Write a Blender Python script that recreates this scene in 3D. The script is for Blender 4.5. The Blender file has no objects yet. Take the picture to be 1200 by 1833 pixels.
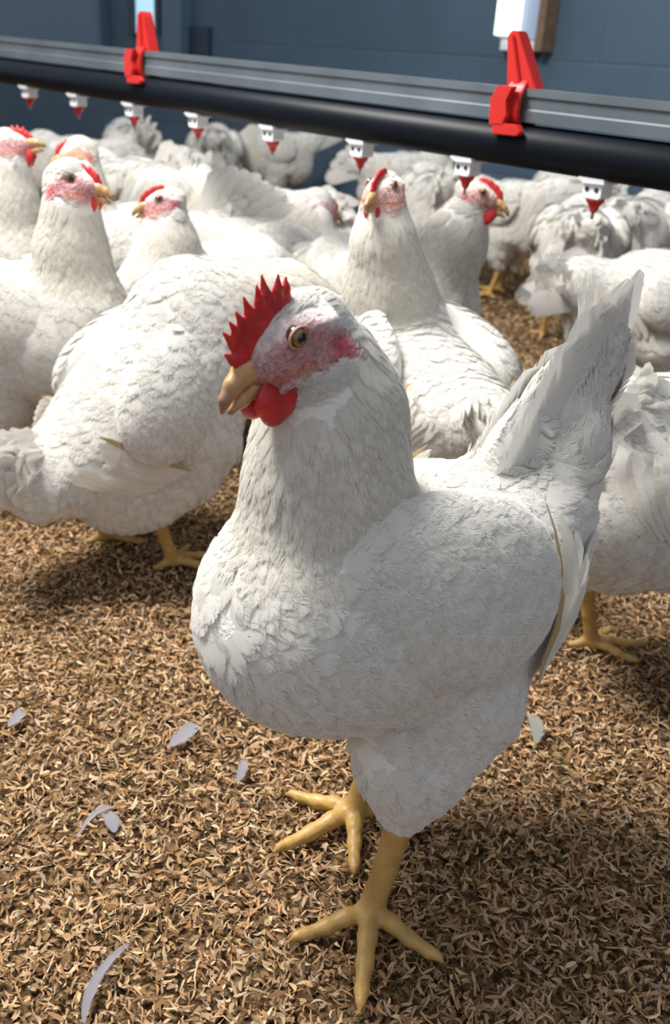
import bpy, math, random
import numpy as np
from mathutils import Vector, Matrix

# ------------------------------------------------------------------ scene, camera, light
sc = bpy.context.scene
C = bpy.context.collection
vs = sc.view_settings
sc.display_settings.display_device = 'sRGB'
vs.view_transform = 'Standard'; vs.look = 'None'; vs.gamma = 1.0; vs.use_curve_mapping = False
vs.exposure = 0.08
sc.cycles.transparent_max_bounces = 24
sc.cycles.max_bounces = 8

CAM_H, PITCH, ROLL, FPX = 0.60, math.radians(25.3), math.radians(4.0), 1700.0
c_, s_ = math.cos(PITCH), math.sin(PITCH)
F0 = Vector((0, c_, -s_)); R0 = Vector((1, 0, 0)); U0 = Vector((0, s_, c_))
CR = R0 * math.cos(ROLL) + U0 * math.sin(ROLL)
CU = -R0 * math.sin(ROLL) + U0 * math.cos(ROLL)
cam_d = bpy.data.cameras.new('camera'); cam = bpy.data.objects.new('camera', cam_d); C.objects.link(cam)
M = Matrix((CR, CU, -F0)).transposed().to_4x4(); M.translation = Vector((0, 0, CAM_H))
cam.matrix_world = M
cam_d.sensor_fit = 'VERTICAL'; cam_d.sensor_height = 36.0; cam_d.lens = FPX / 1833.0 * 36.0
cam_d.clip_start = 0.02; cam_d.clip_end = 60
cam_d.dof.use_dof = True; cam_d.dof.focus_distance = 0.68; cam_d.dof.aperture_fstop = 8.5
sc.camera = cam

w = bpy.data.worlds.new('barn_air'); sc.world = w; w.use_nodes = True
w.node_tree.nodes['Background'].inputs[0].default_value = (0.72, 0.78, 0.88, 1)
w.node_tree.nodes['Background'].inputs[1].default_value = 0.62

def area(name, loc, target, size, power, col, sy=None):
    L = bpy.data.lights.new(name, 'AREA'); L.energy = power; L.color = col
    L.shape = 'RECTANGLE'; L.size = size; L.size_y = sy or size
    o = bpy.data.objects.new(name, L); C.objects.link(o); o.location = loc
    o.rotation_euler = (Vector(target) - Vector(loc)).to_track_quat('-Z', 'Y').to_euler()
    return o
area('barn_lamp', (-0.95, 1.12, 2.15), (0.05, 0.95, 0.1), 0.75, 108, (1.0, 0.965, 0.92))
area('ceiling_lamp', (0.3, 3.0, 2.5), (0.1, 3.0, 0), 1.6, 13, (0.86, 0.93, 1.0))

# ------------------------------------------------------------------ small tools
rng = np.random.default_rng(7)
random.seed(5)

def tag(o, label=None, cat=None, group=None, kind=None):
    if label: o['label'] = label
    if cat: o['category'] = cat
    if group: o['group'] = group
    if kind: o['kind'] = kind
    return o

def empty(name, loc, rz=0.0, scale=1.0):
    o = bpy.data.objects.new(name, None); C.objects.link(o)
    o.location = loc; o.rotation_euler = (0, 0, rz); o.scale = (scale,) * 3
    o.empty_display_size = 0.05
    return o

def mesh_np(name, V, F, mats, parent=None, midx=None, tint=None, uv=None, smooth=True):
    """V (n,3); F (m,k) with k fixed, or list of arrays"""
    me = bpy.data.meshes.new(name)
    V = np.asarray(V, np.float32)
    Fs = F if isinstance(F, list) else [F]
    Fs = [np.asarray(f, np.int32) for f in Fs if len(f)]
    nl = sum(f.size for f in Fs); nf = sum(len(f) for f in Fs)
    me.vertices.add(len(V)); me.vertices.foreach_set('co', V.ravel())
    me.loops.add(nl); me.polygons.add(nf)
    me.loops.foreach_set('vertex_index', np.concatenate([f.ravel() for f in Fs]))
    tot = np.concatenate([np.full(len(f), f.shape[1], np.int32) for f in Fs])
    st = np.concatenate([[0], np.cumsum(tot)[:-1]]).astype(np.int32)
    me.polygons.foreach_set('loop_start', st)
    me.polygons.foreach_set('use_smooth', np.full(nf, smooth))
    if midx is not None: me.polygons.foreach_set('material_index', np.asarray(midx, np.int32))
    me.update(calc_edges=True)
    if tint is not None:
        a = me.attributes.new('tint', 'FLOAT_COLOR', 'POINT')
        t = np.ones((len(V), 4), np.float32); t[:, :3] = tint
        a.data.foreach_set('color', t.ravel())
    if uv is not None:   # per-vertex uv
        u = me.uv_layers.new(name='uv')
        vi = np.concatenate([f.ravel() for f in Fs])
        u.data.foreach_set('uv', np.asarray(uv, np.float32)[vi].ravel())
    for m in (mats if isinstance(mats, (list, tuple)) else [mats]): me.materials.append(m)
    me.validate()
    o = bpy.data.objects.new(name, me); C.objects.link(o)
    if parent: o.parent = parent
    return o

# ------------------------------------------------------------------ signed-distance modelling
def rotm(fwd, up=(0, 0, 1)):
    f = np.array(fwd, float); f /= np.linalg.norm(f)
    l = np.cross(up, f); l /= np.linalg.norm(l)
    return np.stack([f, l, np.cross(f, l)], 1)       # columns: forward, left, up

class Field:
    """metres; prims: ('e', centre, semi, R) ellipsoid, ('c', [(p, r), ...], squash) tapered chain"""
    def __init__(s, lo, hi, h):
        s.lo = np.array(lo, float); s.h = h
        s.n = np.maximum(4, np.ceil((np.array(hi, float) - s.lo) / h).astype(int) + 1)
        s.V = np.full(s.n, 0.06, np.float32)
    def _sub(s, a, b):
        i0 = np.clip(np.floor((a - s.lo) / s.h).astype(int), 0, s.n - 1)
        i1 = np.clip(np.ceil((b - s.lo) / s.h).astype(int) + 1, 1, s.n)
        i1 = np.maximum(i1, i0 + 1)
        ax = [(s.lo[k] + np.arange(i0[k], i1[k]) * s.h).astype(np.float32) for k in range(3)]
        return tuple(slice(i0[k], i1[k]) for k in range(3)), np.stack(np.meshgrid(*ax, indexing='ij'), -1)
    def _merge(s, sl, d, k, cut=False):
        o = s.V[sl]
        if cut:
            d = -d; hh = np.clip(0.5 - 0.5 * (o - d) / k, 0, 1)
            s.V[sl] = o * (1 - hh) + d * hh + k * hh * (1 - hh)
        else:
            hh = np.clip(0.5 + 0.5 * (o - d) / k, 0, 1)
            s.V[sl] = o * (1 - hh) + d * hh - k * hh * (1 - hh)
    def e(s, c, semi, R=None, k=0.012, cut=False):
        c = np.array(c, float); semi = np.array(semi, float); R = np.eye(3) if R is None else R
        m = semi.max() + 0.03
        sl, P = s._sub(c - m, c + m)
        q = ((P - c) @ R).astype(np.float32)
        k0 = np.linalg.norm(q / semi, axis=-1); k1 = np.linalg.norm(q / semi ** 2, axis=-1) + 1e-6
        s._merge(sl, k0 * (k0 - 1) / k1, k, cut)
    def c(s, pts, k=0.012, sq=(1, 1, 1), fr=None):
        """tapered chain; sq scales space (in frame fr = (origin, R)) so >1 makes it thinner that way"""
        for (a, ra), (b, rb) in zip(pts[:-1], pts[1:]):
            a = np.array(a, float); b = np.array(b, float); m = max(ra, rb) + 0.02
            sl, P = s._sub(np.minimum(a, b) - m, np.maximum(a, b) + m)
            S = np.array(sq, float)
            if fr is not None:
                Rm = fr
                P = (P @ Rm) * S; a = (a @ Rm) * S; b = (b @ Rm) * S
            else:
                P = P * S; a = a * S; b = b * S
            ab = b - a; L2 = ab @ ab + 1e-12
            t = np.clip(((P - a) @ ab) / L2, 0, 1)
            d = np.linalg.norm(P - a - t[..., None] * ab, axis=-1) - (ra + (rb - ra) * t)
            s._merge(sl, d.astype(np.float32), k)
    def sample(s, P):
        q = (P - s.lo) / s.h
        q = np.clip(q, 0, s.n - 1.001); i = q.astype(int); f = q - i
        out = 0
        for dx in (0, 1):
            for dy in (0, 1):
                for dz in (0, 1):
                    wgt = (f[:, 0] if dx else 1 - f[:, 0]) * (f[:, 1] if dy else 1 - f[:, 1]) * (f[:, 2] if dz else 1 - f[:, 2])
                    out = out + wgt * s.V[i[:, 0] + dx, i[:, 1] + dy, i[:, 2] + dz]
        return out
    def grad(s, P):
        e = s.h * 1.0; g = np.zeros_like(P)
        for k in range(3):
            d = np.zeros(3); d[k] = e
            g[:, k] = s.sample(P + d) - s.sample(P - d)
        return g / (np.linalg.norm(g, axis=1, keepdims=True) + 1e-9)
    def mesh(s):
        V = s.V; ins = V < 0
        cs = np.zeros(np.array(V.shape) - 1, int)
        for dx in (0, 1):
            for dy in (0, 1):
                for dz in (0, 1):
                    cs += ins[dx:V.shape[0] - 1 + dx, dy:V.shape[1] - 1 + dy, dz:V.shape[2] - 1 + dz]
        act = np.argwhere((cs > 0) & (cs < 8))
        idx = -np.ones(cs.shape, int); idx[tuple(act.T)] = np.arange(len(act))
        pos = np.zeros((len(act), 3)); cnt = np.zeros(len(act))
        cor = [(x, y, z) for x in (0, 1) for y in (0, 1) for z in (0, 1)]
        for a in cor:
            for k in range(3):
                if a[k]: continue
                b = list(a); b[k] = 1
                va = V[tuple((act + a).T)]; vb = V[tuple((act + b).T)]
                m = (va < 0) != (vb < 0)
                t = np.where(m, va / np.where(m, va - vb, 1), 0)
                p = np.array(a, float) + np.outer(t, np.array(b) - np.array(a))
                pos[m] += p[m]; cnt[m] += 1
        P = s.lo + (act + pos / cnt[:, None]) * s.h
        quads = []
        for k in range(3):
            i, j = (k + 1) % 3, (k + 2) % 3
            a = [slice(None)] * 3; b = [slice(None)] * 3
            a[k] = slice(0, -1); b[k] = slice(1, None)
            A = ins[tuple(a)]; B = ins[tuple(b)]
            e = np.argwhere(A != B)
            ok = (e[:, i] > 0) & (e[:, j] > 0) & (e[:, i] < V.shape[i] - 1) & (e[:, j] < V.shape[j] - 1)
            e = e[ok]; fl = A[tuple(e.T)]
            def g(di, dj):
                q = e.copy(); q[:, i] += di; q[:, j] += dj
                return idx[tuple(q.T)]
            Q = np.stack([g(-1, -1), g(0, -1), g(0, 0), g(-1, 0)], 1)
            Q[~fl] = Q[~fl][:, ::-1]
            quads.append(Q)
        Q = np.concatenate(quads)
        return P, Q[(Q >= 0).all(1)]

# ------------------------------------------------------------------ materials
def new_mat(name):
    m = bpy.data.materials.new(name); m.use_nodes = True
    nt = m.node_tree; nt.nodes.clear()
    out = nt.nodes.new('ShaderNodeOutputMaterial')
    return m, nt, out
def N(nt, t, **kw):
    n = nt.nodes.new(t)
    for k, v in kw.items():
        if k.startswith('i_'): n.inputs[int(k[2:])].default_value = v
        else: setattr(n, k, v)
    return n
def princ(name, col, rough=0.5, metal=0.0, coat=0.0, sss=0.0, bump=None, tint=False, em=None, var=None, spec=0.5):
    m, nt, out = new_mat(name)
    p = nt.nodes.new('ShaderNodeBsdfPrincipled'); nt.links.new(p.outputs[0], out.inputs[0])
    p.inputs['Base Color'].default_value = (*col, 1); p.inputs['Roughness'].default_value = rough
    p.inputs['Metallic'].default_value = metal; p.inputs['Coat Weight'].default_value = coat
    p.inputs['Specular IOR Level'].default_value = spec
    if sss:
        p.inputs['Subsurface Weight'].default_value = sss
        p.inputs['Subsurface Radius'].default_value = (1, 0.45, 0.3); p.inputs['Subsurface Scale'].default_value = 0.006
    src = None
    if tint:
        a = N(nt, 'ShaderNodeAttribute', attribute_name='tint'); src = a.outputs['Color']
    tc = N(nt, 'ShaderNodeTexCoord')
    if var:
        sc_, amt = var
        no = N(nt, 'ShaderNodeTexNoise'); no.inputs['Scale'].default_value = sc_; no.inputs['Detail'].default_value = 5
        nt.links.new(tc.outputs['Object'], no.inputs['Vector'])
        mr = N(nt, 'ShaderNodeMapRange'); mr.inputs[1].default_value = .3; mr.inputs[2].default_value = .7
        mr.inputs[3].default_value = 1 - amt; mr.inputs[4].default_value = 1 + amt * .5
        nt.links.new(no.outputs[0], mr.inputs[0])
        mx = N(nt, 'ShaderNodeVectorMath', operation='SCALE')
        if src: nt.links.new(src, mx.inputs[0])
        else: mx.inputs[0].default_value = col
        nt.links.new(mr.outputs[0], mx.inputs['Scale']); src = mx.outputs[0]
    if src: nt.links.new(src, p.inputs['Base Color'])
    if bump:
        bs, bd = bump
        no = N(nt, 'ShaderNodeTexNoise'); no.inputs['Scale'].default_value = bs; no.inputs['Detail'].default_value = 6
        nt.links.new(tc.outputs['Object'], no.inputs['Vector'])
        b = N(nt, 'ShaderNodeBump'); b.inputs['Strength'].default_value = 1; b.inputs['Distance'].default_value = bd
        nt.links.new(no.outputs[0], b.inputs['Height']); nt.links.new(b.outputs[0], p.inputs['Normal'])
    if em:
        p.inputs['Emission Color'].default_value = (*em[0], 1); p.inputs['Emission Strength'].default_value = em[1]
    return m

def feather_mat(name, fringe=True, e0=.62, v0=.72, amp=.62):
    """white feather vane: barbs run out from the shaft; the outer edge frays"""
    m, nt, out = new_mat(name)
    L = nt.links.new
    at = N(nt, 'ShaderNodeAttribute', attribute_name='tint')
    uv = N(nt, 'ShaderNodeUVMap', uv_map='uv')
    sp = N(nt, 'ShaderNodeSeparateXYZ'); L(uv.outputs[0], sp.inputs[0])
    # u: -1..1 stored + 10*id ; v: 0..1 stored
    def mth(op, a, b=None, c=None):
        n = N(nt, 'ShaderNodeMath', operation=op)
        for k, x in enumerate((a, b, c)):
            if x is None: continue
            if isinstance(x, (int, float)): n.inputs[k].default_value = x
            else: L(x, n.inputs[k])
        return n.outputs[0]
    u10 = mth('MULTIPLY', sp.outputs[0], 0.1)
    fid = mth('ROUND', u10)
    u = mth('SUBTRACT', sp.outputs[0], mth('MULTIPLY', fid, 10.0))
    au = mth('ABSOLUTE', u)
    v = sp.outputs[1]
    barb = mth('SUBTRACT', mth('MULTIPLY', v, 1.0), mth('MULTIPLY', au, 0.28))
    cv = N(nt, 'ShaderNodeCombineXYZ')
    L(mth('MULTIPLY', barb, 42.0), cv.inputs[0]); L(mth('MULTIPLY', u, 0.9), cv.inputs[1]); L(mth('MULTIPLY', fid, 7.31), cv.inputs[2])
    no = N(nt, 'ShaderNodeTexNoise'); no.inputs['Scale'].default_value = 1.0; no.inputs['Detail'].default_value = 2
    L(cv.outputs[0], no.inputs['Vector'])
    bmp = N(nt, 'ShaderNodeBump'); bmp.inputs['Strength'].default_value = .5; bmp.inputs['Distance'].default_value = .00022
    L(no.outputs[0], bmp.inputs['Height'])
    d = N(nt, 'ShaderNodeBsdfDiffuse'); t = N(nt, 'ShaderNodeBsdfTranslucent')
    d.inputs['Roughness'].default_value = .6
    L(at.outputs['Color'], d.inputs[0]); L(at.outputs['Color'], t.inputs[0])
    L(bmp.outputs[0], d.inputs['Normal'])
    mx = N(nt, 'ShaderNodeMixShader'); mx.inputs[0].default_value = .22
    L(d.outputs[0], mx.inputs[1]); L(t.outputs[0], mx.inputs[2])
    sh = mx.outputs[0]
    if fringe:
        edge = mth('MAXIMUM', mth('SUBTRACT', au, e0), mth('MULTIPLY', mth('SUBTRACT', v, v0), 1.3))
        thr = mth('ADD', no.outputs[0], mth('MULTIPLY', edge, amp))
        al = N(nt, 'ShaderNodeMapRange'); al.inputs[1].default_value = .60; al.inputs[2].default_value = .74
        al.inputs[3].default_value = 0; al.inputs[4].default_value = 1
        L(thr, al.inputs[0])
        tr = N(nt, 'ShaderNodeBsdfTransparent')
        m2 = N(nt, 'ShaderNodeMixShader'); L(al.outputs[0], m2.inputs[0]); L(sh, m2.inputs[1]); L(tr.outputs[0], m2.inputs[2])
        sh = m2.outputs[0]
    L(sh, out.inputs[0])
    return m

M_FEATHER = feather_mat('white_feather')
def skin_bump(m):
    nt = m.node_tree; b = next(n for n in nt.nodes if n.type == 'BUMP')
    at = next(n for n in nt.nodes if n.type == 'ATTRIBUTE'); tc = next(n for n in nt.nodes if n.type == 'TEX_COORD')
    sp = nt.nodes.new('ShaderNodeSeparateColor'); nt.links.new(at.outputs['Color'], sp.inputs[0])
    d = N(nt, 'ShaderNodeMath', operation='SUBTRACT'); nt.links.new(sp.outputs[0], d.inputs[0]); nt.links.new(sp.outputs[1], d.inputs[1])
    k = N(nt, 'ShaderNodeMath', operation='MULTIPLY'); nt.links.new(d.outputs[0], k.inputs[0]); k.inputs[1].default_value = 4; k.use_clamp = True
    vo = nt.nodes.new('ShaderNodeTexVoronoi'); vo.inputs['Scale'].default_value = 420; vo.feature = 'SMOOTH_F1'; nt.links.new(tc.outputs['Object'], vo.inputs['Vector'])
    w2 = nt.nodes.new('ShaderNodeTexNoise'); w2.inputs['Scale'].default_value = 170; w2.inputs['Detail'].default_value = 4; w2.inputs['Distortion'].default_value = 1.2; nt.links.new(tc.outputs['Object'], w2.inputs['Vector'])
    a = N(nt, 'ShaderNodeMath', operation='MULTIPLY_ADD'); nt.links.new(w2.outputs[0], a.inputs[0]); a.inputs[1].default_value = 5.5; nt.links.new(vo.outputs[0], a.inputs[2])
    h = N(nt, 'ShaderNodeMath', operation='MULTIPLY'); nt.links.new(a.outputs[0], h.inputs[0]); nt.links.new(k.outputs[0], h.inputs[1])
    b2 = N(nt, 'ShaderNodeBump'); b2.inputs['Distance'].default_value = .0009; nt.links.new(h.outputs[0], b2.inputs['Height']); nt.links.new(b.outputs[0], b2.inputs['Normal'])
    p = next(n for n in nt.nodes if n.type == 'BSDF_PRINCIPLED'); nt.links.new(b2.outputs[0], p.inputs['Normal'])
    # blotchy colour of the bare skin
    mr = N(nt, 'ShaderNodeMapRange'); mr.inputs[1].default_value = .38; mr.inputs[2].default_value = .62; mr.inputs[3].default_value = .72; mr.inputs[4].default_value = 1.12; nt.links.new(w2.outputs[0], mr.inputs[0])
    mx = N(nt, 'ShaderNodeMix', data_type='FLOAT'); nt.links.new(k.outputs[0], mx.inputs[0]); mx.inputs[2].default_value = 1; nt.links.new(mr.outputs[0], mx.inputs[3])
    sc3 = N(nt, 'ShaderNodeVectorMath', operation='SCALE'); nt.links.new(at.outputs['Color'], sc3.inputs[0]); nt.links.new(mx.outputs[0], sc3.inputs['Scale']); nt.links.new(sc3.outputs[0], p.inputs['Base Color'])
M_QUILL = feather_mat('white_quill_feather', True, .80, .90, .8)
M_BODY = princ('feathered_body', (.8, .78, .74), .85, sss=.15, tint=True, bump=(380, .0010), spec=.15)
skin_bump(M_BODY)
M_LEG = princ('yellow_leg_scale', (.50, .305, .09), .45, sss=.1, bump=(260, .0006), var=(60, .22))
M_COMB = princ('red_comb', (.56, .022, .024), .42, sss=.25, bump=(350, .0007), var=(90, .3), coat=.15)
M_BEAK = princ('horn_beak', (.62, .36, .16), .35, tint=True, sss=.15, bump=(220, .0003), coat=.2)
M_EYE = princ('eye', (.1, .05, .02), .08, tint=True, coat=1.0)
M_LID = princ('pink_eyelid', (.48, .26, .20), .6, sss=.2, bump=(500, .0004))
M_RED = princ('red_plastic', (.50, .022, .018), .32, sss=.05)
M_WHITE = princ('white_plastic', (.78, .78, .80), .4)
M_BLACK = princ('black_pipe', (.003, .005, .009), .42, spec=.16)
M_ALU = princ('grey_aluminium', (.15, .18, .20), .45, metal=.5, var=(9, .25))
M_STEEL = princ('steel_pin', (.35, .38, .40), .25, metal=1)
M_DARK = princ('dark_slot', (.02, .02, .03), .6)

WHITE = np.array((.80, .782, .735)); SKIN = np.array((.57, .245, .26))

# ------------------------------------------------------------------ feather blades
def blades(P, T, Nn, L, Wd, lift, field=None, base=.0006, segs=6, tip=.62, bend=0.0, tint=None, camber=.03, conform=1.0):
    n = len(P); P = np.asarray(P, float)
    T = T / np.linalg.norm(T, axis=1, keepdims=True)
    B = np.cross(Nn, T); B /= (np.linalg.norm(B, axis=1, keepdims=True) + 1e-9)
    L = np.broadcast_to(L, n); Wd = np.broadcast_to(Wd, n); lift = np.broadcast_to(lift, n)
    vs_ = np.linspace(0, 1, segs); us = np.array([-1, 0, 1.])
    prof = (np.clip(vs_ / .28, 0, 1) ** .6) * np.where(vs_ > tip, np.sqrt(np.clip(1 - ((vs_ - tip) / (1.0001 - tip)) ** 2, 0, 1)), 1)
    prof[0] = .3; prof[-1] = .22
    VV = np.zeros((n, segs, 3, 3))
    ids = rng.integers(1, 400, n)
    for a, v in enumerate(vs_):
        for b, u in enumerate(us):
            q = P + T * (L * v)[:, None] + B * (Wd * .5 * prof[a] * u)[:, None] + Nn * (bend * L * v * v)[:, None] if not np.isscalar(bend) or bend else P + T * (L * v)[:, None] + B * (Wd * .5 * prof[a] * u)[:, None]
            tgt = (base - .0016 * (1 - v) + (lift + .0008) * v if field is not None else base + lift * v) - camber * Wd * .5 * u * u * prof[a]
            if field is not None:
                for _ in range(2):
                    sd = field.sample(q); g = field.grad(q)
                    st = (tgt - sd) * conform
                    q = q + g * np.clip(st, -.02, .02)[:, None]
            else:
                q = q + Nn * tgt[:, None]
            VV[:, a, b] = q
    V = VV.reshape(-1, 3)
    f = []
    for a in range(segs - 1):
        for b in range(2):
            i = a * 3 + b; f.append((i, i + 1, i + 4, i + 3))
    f = np.array(f)
    Fq = (f[None] + (np.arange(n) * segs * 3)[:, None, None]).reshape(-1, 4)
    uv = np.zeros((n, segs, 3, 2)); uv[..., 0] = us[None, None, :] + ids[:, None, None] * 10; uv[..., 1] = vs_[None, :, None]
    if tint is None: tint = np.tile(WHITE, (n, 1))
    tv = rng.uniform(.95, 1.03, (n, 1)) * tint
    return V, Fq, uv.reshape(-1, 2), np.repeat(tv, segs * 3, 0)

def join(parts):
    V, F, U, T = [], [], [], []; o = 0
    for v, f, u, t in parts:
        V.append(v); F.append(f + o); U.append(u); T.append(t); o += len(v)
    return np.concatenate(V), np.concatenate(F), np.concatenate(U), np.concatenate(T)

# ------------------------------------------------------------------ leg (one shape, re-posed)
_legc = {}
def leg_mesh(hock, yaw, spread, h, thick=1.0):
    """foot joint at the origin, toes along yaw; hock = (x,y,z) top of the shank"""
    lo = (-.085, -.085, -.004); hi = (.085, .085, hock[2] + .03)
    fl = Field(lo, hi, h)
    t = thick; tl = 1.14 if t > 1.1 else 1.0
    fl.c([((hock[0], hock[1], hock[2] + .015), .0095 * t), (hock, .0098 * t), ((hock[0] * .5, hock[1] * .5, hock[2] * .52), .0076 * t), ((0, 0, .014), .0088 * t)], k=.004)
    def toe(a, L, r):
        d = np.array((math.cos(a), math.sin(a)))
        p = lambda s, z: (d[0] * s, d[1] * s, z)
        fl.c([(p(0, .013), r * 1.15), (p(L * .30, .0125), r), (p(L * .55, .0085), r * .9), (p(L * .82, .0065), r * .72), (p(L * .93, .0075), r * .45), (p(L * 1.04, .003), r * .16)], k=.004)
    toe(yaw, .070 * tl, .0060 * t); toe(yaw + spread, .056 * tl, .0054 * t); toe(yaw - spread, .056 * tl, .0054 * t)
    toe(yaw + math.pi * .93, .026, .0048 * t)
    return fl.mesh()

# ------------------------------------------------------------------ hen
D2 = math.radians
def hen(name, loc, heading, label, group=None, scale=1.0, detail=1,
        head=(.105, 0, .45), hdir=(1, 0, -.25), neck=None, body=None, feet=None, tail=(.17, 60, .16, 7), tspread=40, tsplay=.16, tfar=1.0, tbase=.02,
        wing=True, hide_head=False, hs=1.0, leg_t=1.0, comb_n=7, comb_h=1.0, nb=1.0, pitch=0.0, drop=0.0, wing_at=(.010, .074, .272), wing_s=(1, 1, 1), tint=WHITE, legs=True, face=SKIN):
    """local frame: +x forward, +y the hen's left, z up, metres. detail 2 = close, 1 = middle, 0 = far"""
    root = empty(name, loc, D2(heading), scale)
    tag(root, label, 'hen', group or 'white hens in the barn')
    h = {3: .003, 2: .004, 1: .0055, 0: .008}[detail]
    head = np.array(head, float)
    # body pitch about the hips
    piv = np.array((-.02, 0, .20)); cp, sp = math.cos(D2(pitch)), math.sin(D2(pitch))
    def bp(p):
        q = np.array(p, float) - piv
        return piv + np.array((q[0] * cp - q[2] * sp, q[1], q[0] * sp + q[2] * cp - drop))
    PR = np.array([[cp, 0, -sp], [0, 1, 0], [sp, 0, cp]])
    RH = rotm(hdir)
    # ---- body field
    tl, tel, tlen, tn = tail   # tail root, elevation deg, length, feathers
    tb = bp((-tl, 0, .285)); te = D2(tel + 14 - tspread * .5 + pitch); tdir = np.array((-math.cos(te), 0, math.sin(te)))
    tt = tb + tdir * tlen
    zlo = .05 - drop * .4
    allp = np.array([head + .06, head - .06, tb - .08, tb + .08, tt - .05, tt + .05, bp((.2, 0, .3)), bp((.2, 0, .12)), bp((-.2, 0, .1))])
    lo = np.minimum(allp.min(0), (-.2, -.14, zlo)); hi = np.maximum(allp.max(0), (.2, .14, .3))
    lo[1] = min(-.135, head[1] - .06); hi[1] = max(.135, head[1] + .06)
    lo[2] = zlo; hi[2] += .01
    fl = Field(lo, hi, h)
    B = dict(body=((-.01, 0, .235), (.135, .092, .090)), breast=((.075, 0, .232), (.085, .083, .088)),
             rear=((-.085, 0, .205), (.085, .080, .085)), crop=((.085, 0, .285), .062))
    if body: B.update(body)
    fl.e(bp(B['body'][0]), B['body'][1], PR, k=.02)
    fl.e(bp(B['breast'][0]), B['breast'][1], PR, k=.03)
    fl.e(bp(B['rear'][0]), B['rear'][1], PR, k=.03)
    fl.c([(bp((-.07, 0, .255)), .062), (tb, .040), (tb + tdir * tlen * .30, .026), (tb + tdir * tlen * .55, .008)], k=.03, sq=(1, .8, 1))
    if detail == 3:      # the close hen: tail feathers packed into one thick soft fan
        for f in np.linspace(0, 1, 7):
            el = D2(tel + pitch + 14 - tspread * f); dd = np.array((-math.cos(el), 0, math.sin(el)))
            p0 = tb + np.array((tbase * (1 - f) - .3 * tbase * f, 0, .3 * tbase * (1 - f) - .5 * tbase * f)) - dd * .02
            LL = (tlen + .02) * (.74 + .26 * f ** .7)
            fl.c([(p0, .040), (p0 + dd * LL * .40, .026), (p0 + dd * LL * .68, .015), (p0 + dd * LL * .82, .007)], k=.012, sq=(1, 2.0, 1))
    nb0 = bp(B['crop'][0])
    if neck is None:
        a = nb0; b = head
        m1 = a * .55 + b * .45 + np.array((-.008, 0, 0)); m2 = a * .2 + b * .8 + np.array((-.006, 0, 0))
        neck = [(a, B['crop'][1]), (m1, .043), (m2, .031), (b - RH[:, 0] * .008, .026)]
    else:
        neck = [(nb0, B['crop'][1])] + neck
    for (pa, ra), (pb, rb) in zip(neck[:-1], neck[1:]): fl.c([(pa, ra), (pb, rb)], k=.022)
    Hh = lambda x, y, z: head + RH @ (np.array((x, y, z)) * hs / 100.0)
    h3 = lambda *a: tuple(np.array(a) * hs)
    if not hide_head:
        fl.e(Hh(-.6, 0, -.3), h3(.033, .0200, .0185), RH, k=.012)       # skull
        fl.e(Hh(1.2, 0, -.5), h3(.021, .0125, .0155), RH, k=.008)      # face to the beak base
        fl.e(Hh(-.6, 0, -1.1), h3(.022, .0165, .0145), RH, k=.010)      # cheeks, throat
        if detail >= 2:
            for s in (1, -1):
                fl.e(Hh(.45, s * 2.15, .62), h3(.0068, .0052, .0068), RH, k=.003, cut=True)   # socket
                fl.e(Hh(-1.6, s * 1.75, .1), h3(.008, .005, .006), RH, k=.004)
                fl.e(Hh(-1.75, s * 1.9, -1.5), h3(.0075, .0040, .0075), RH, k=.003)
                fl.c([(Hh(2.3, s * 1.0, -1.0), .0028 * hs), (Hh(1.2, s * 1.45, -1.0), .0030 * hs), (Hh(.2, s * 1.6, -1.25), .0026 * hs)], k=.002)
                fl.c([(Hh(2.1, s * 1.0, -1.9), .0026 * hs), (Hh(1.2, s * 1.35, -1.75), .0028 * hs), (Hh(.0, s * 1.5, -1.9), .0026 * hs)], k=.002)
    # thighs
    if feet is None: feet = [((.0, .050), 0, D2(38)), ((.012, -.050), 0, D2(38))]
    hz = .098 - drop * .4
    hocks = []
    for (fx, fy), yw, spd in feet:
        s = 1 if fy > 0 else -1
        hk = np.array((fx - .022, fy, hz)); hocks.append(hk)
        hip = bp((-.015, s * .052, .185))
        fl.c([(hip, .056), ((hip + hk) / 2 + np.array((.012, 0, .006)), .040), (hk + np.array((0, 0, .004)), .0165)], k=.02)
    V, Q = fl.mesh()
    # relax once
    nrm = fl.grad(V)
    # tints on the body
    tn_ = np.tile(tint, (len(V), 1)).astype(float)
    q = (V - head) @ RH * 100 / hs
    def blob(cx, cz, rx, rz, soft=.35):
        r = np.sqrt(((q[:, 0] - cx) / rx) ** 2 + ((q[:, 2] - cz) / rz) ** 2)
        return np.clip((1 + soft - r) / (2 * soft), 0, 1)
    near = np.abs(q[:, 1]) < 3.3
    if not hide_head:
        nz = .5 + .5 * np.sin(q[:, 0] * 5.1 + 2) * np.sin(q[:, 2] * 6.3 + q[:, 1]) * np.sin(q[:, 0] * 2.2 - q[:, 2] * 3.1)
        wv = np.maximum.reduce([blob(.5, -.35, 2.3, 1.45), blob(2.2, -.7, 1.3, 1.5), blob(-1.1, -1.0, 1.5, .95)]) * near
        wv = wv * (.72 + .28 * nz)
        fc = face[None] * (.86 + .28 * nz[:, None])
        tn_ = tn_ * (1 - wv[:, None]) + fc * wv[:, None]
        gp = np.clip(1 - np.abs(q[:, 2] + 1.08) / .30, 0, 1) * np.clip((q[:, 0] - .1) / .3, 0, 1) * near
        tn_ = tn_ * (1 - gp[:, None]) + np.array((.66, .22, .12)) * gp[:, None]
        ear = (blob(-1.75, -1.5, .95, .95, .5) * (.45 + .4 * nz)) * near * (np.abs(q[:, 1]) > .9)
        tn_ = tn_ * (1 - ear[:, None]) + np.array((.60, .07, .09)) * ear[:, None]
    # legs appended to the same skin
    mi = np.zeros(len(Q), int)
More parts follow.
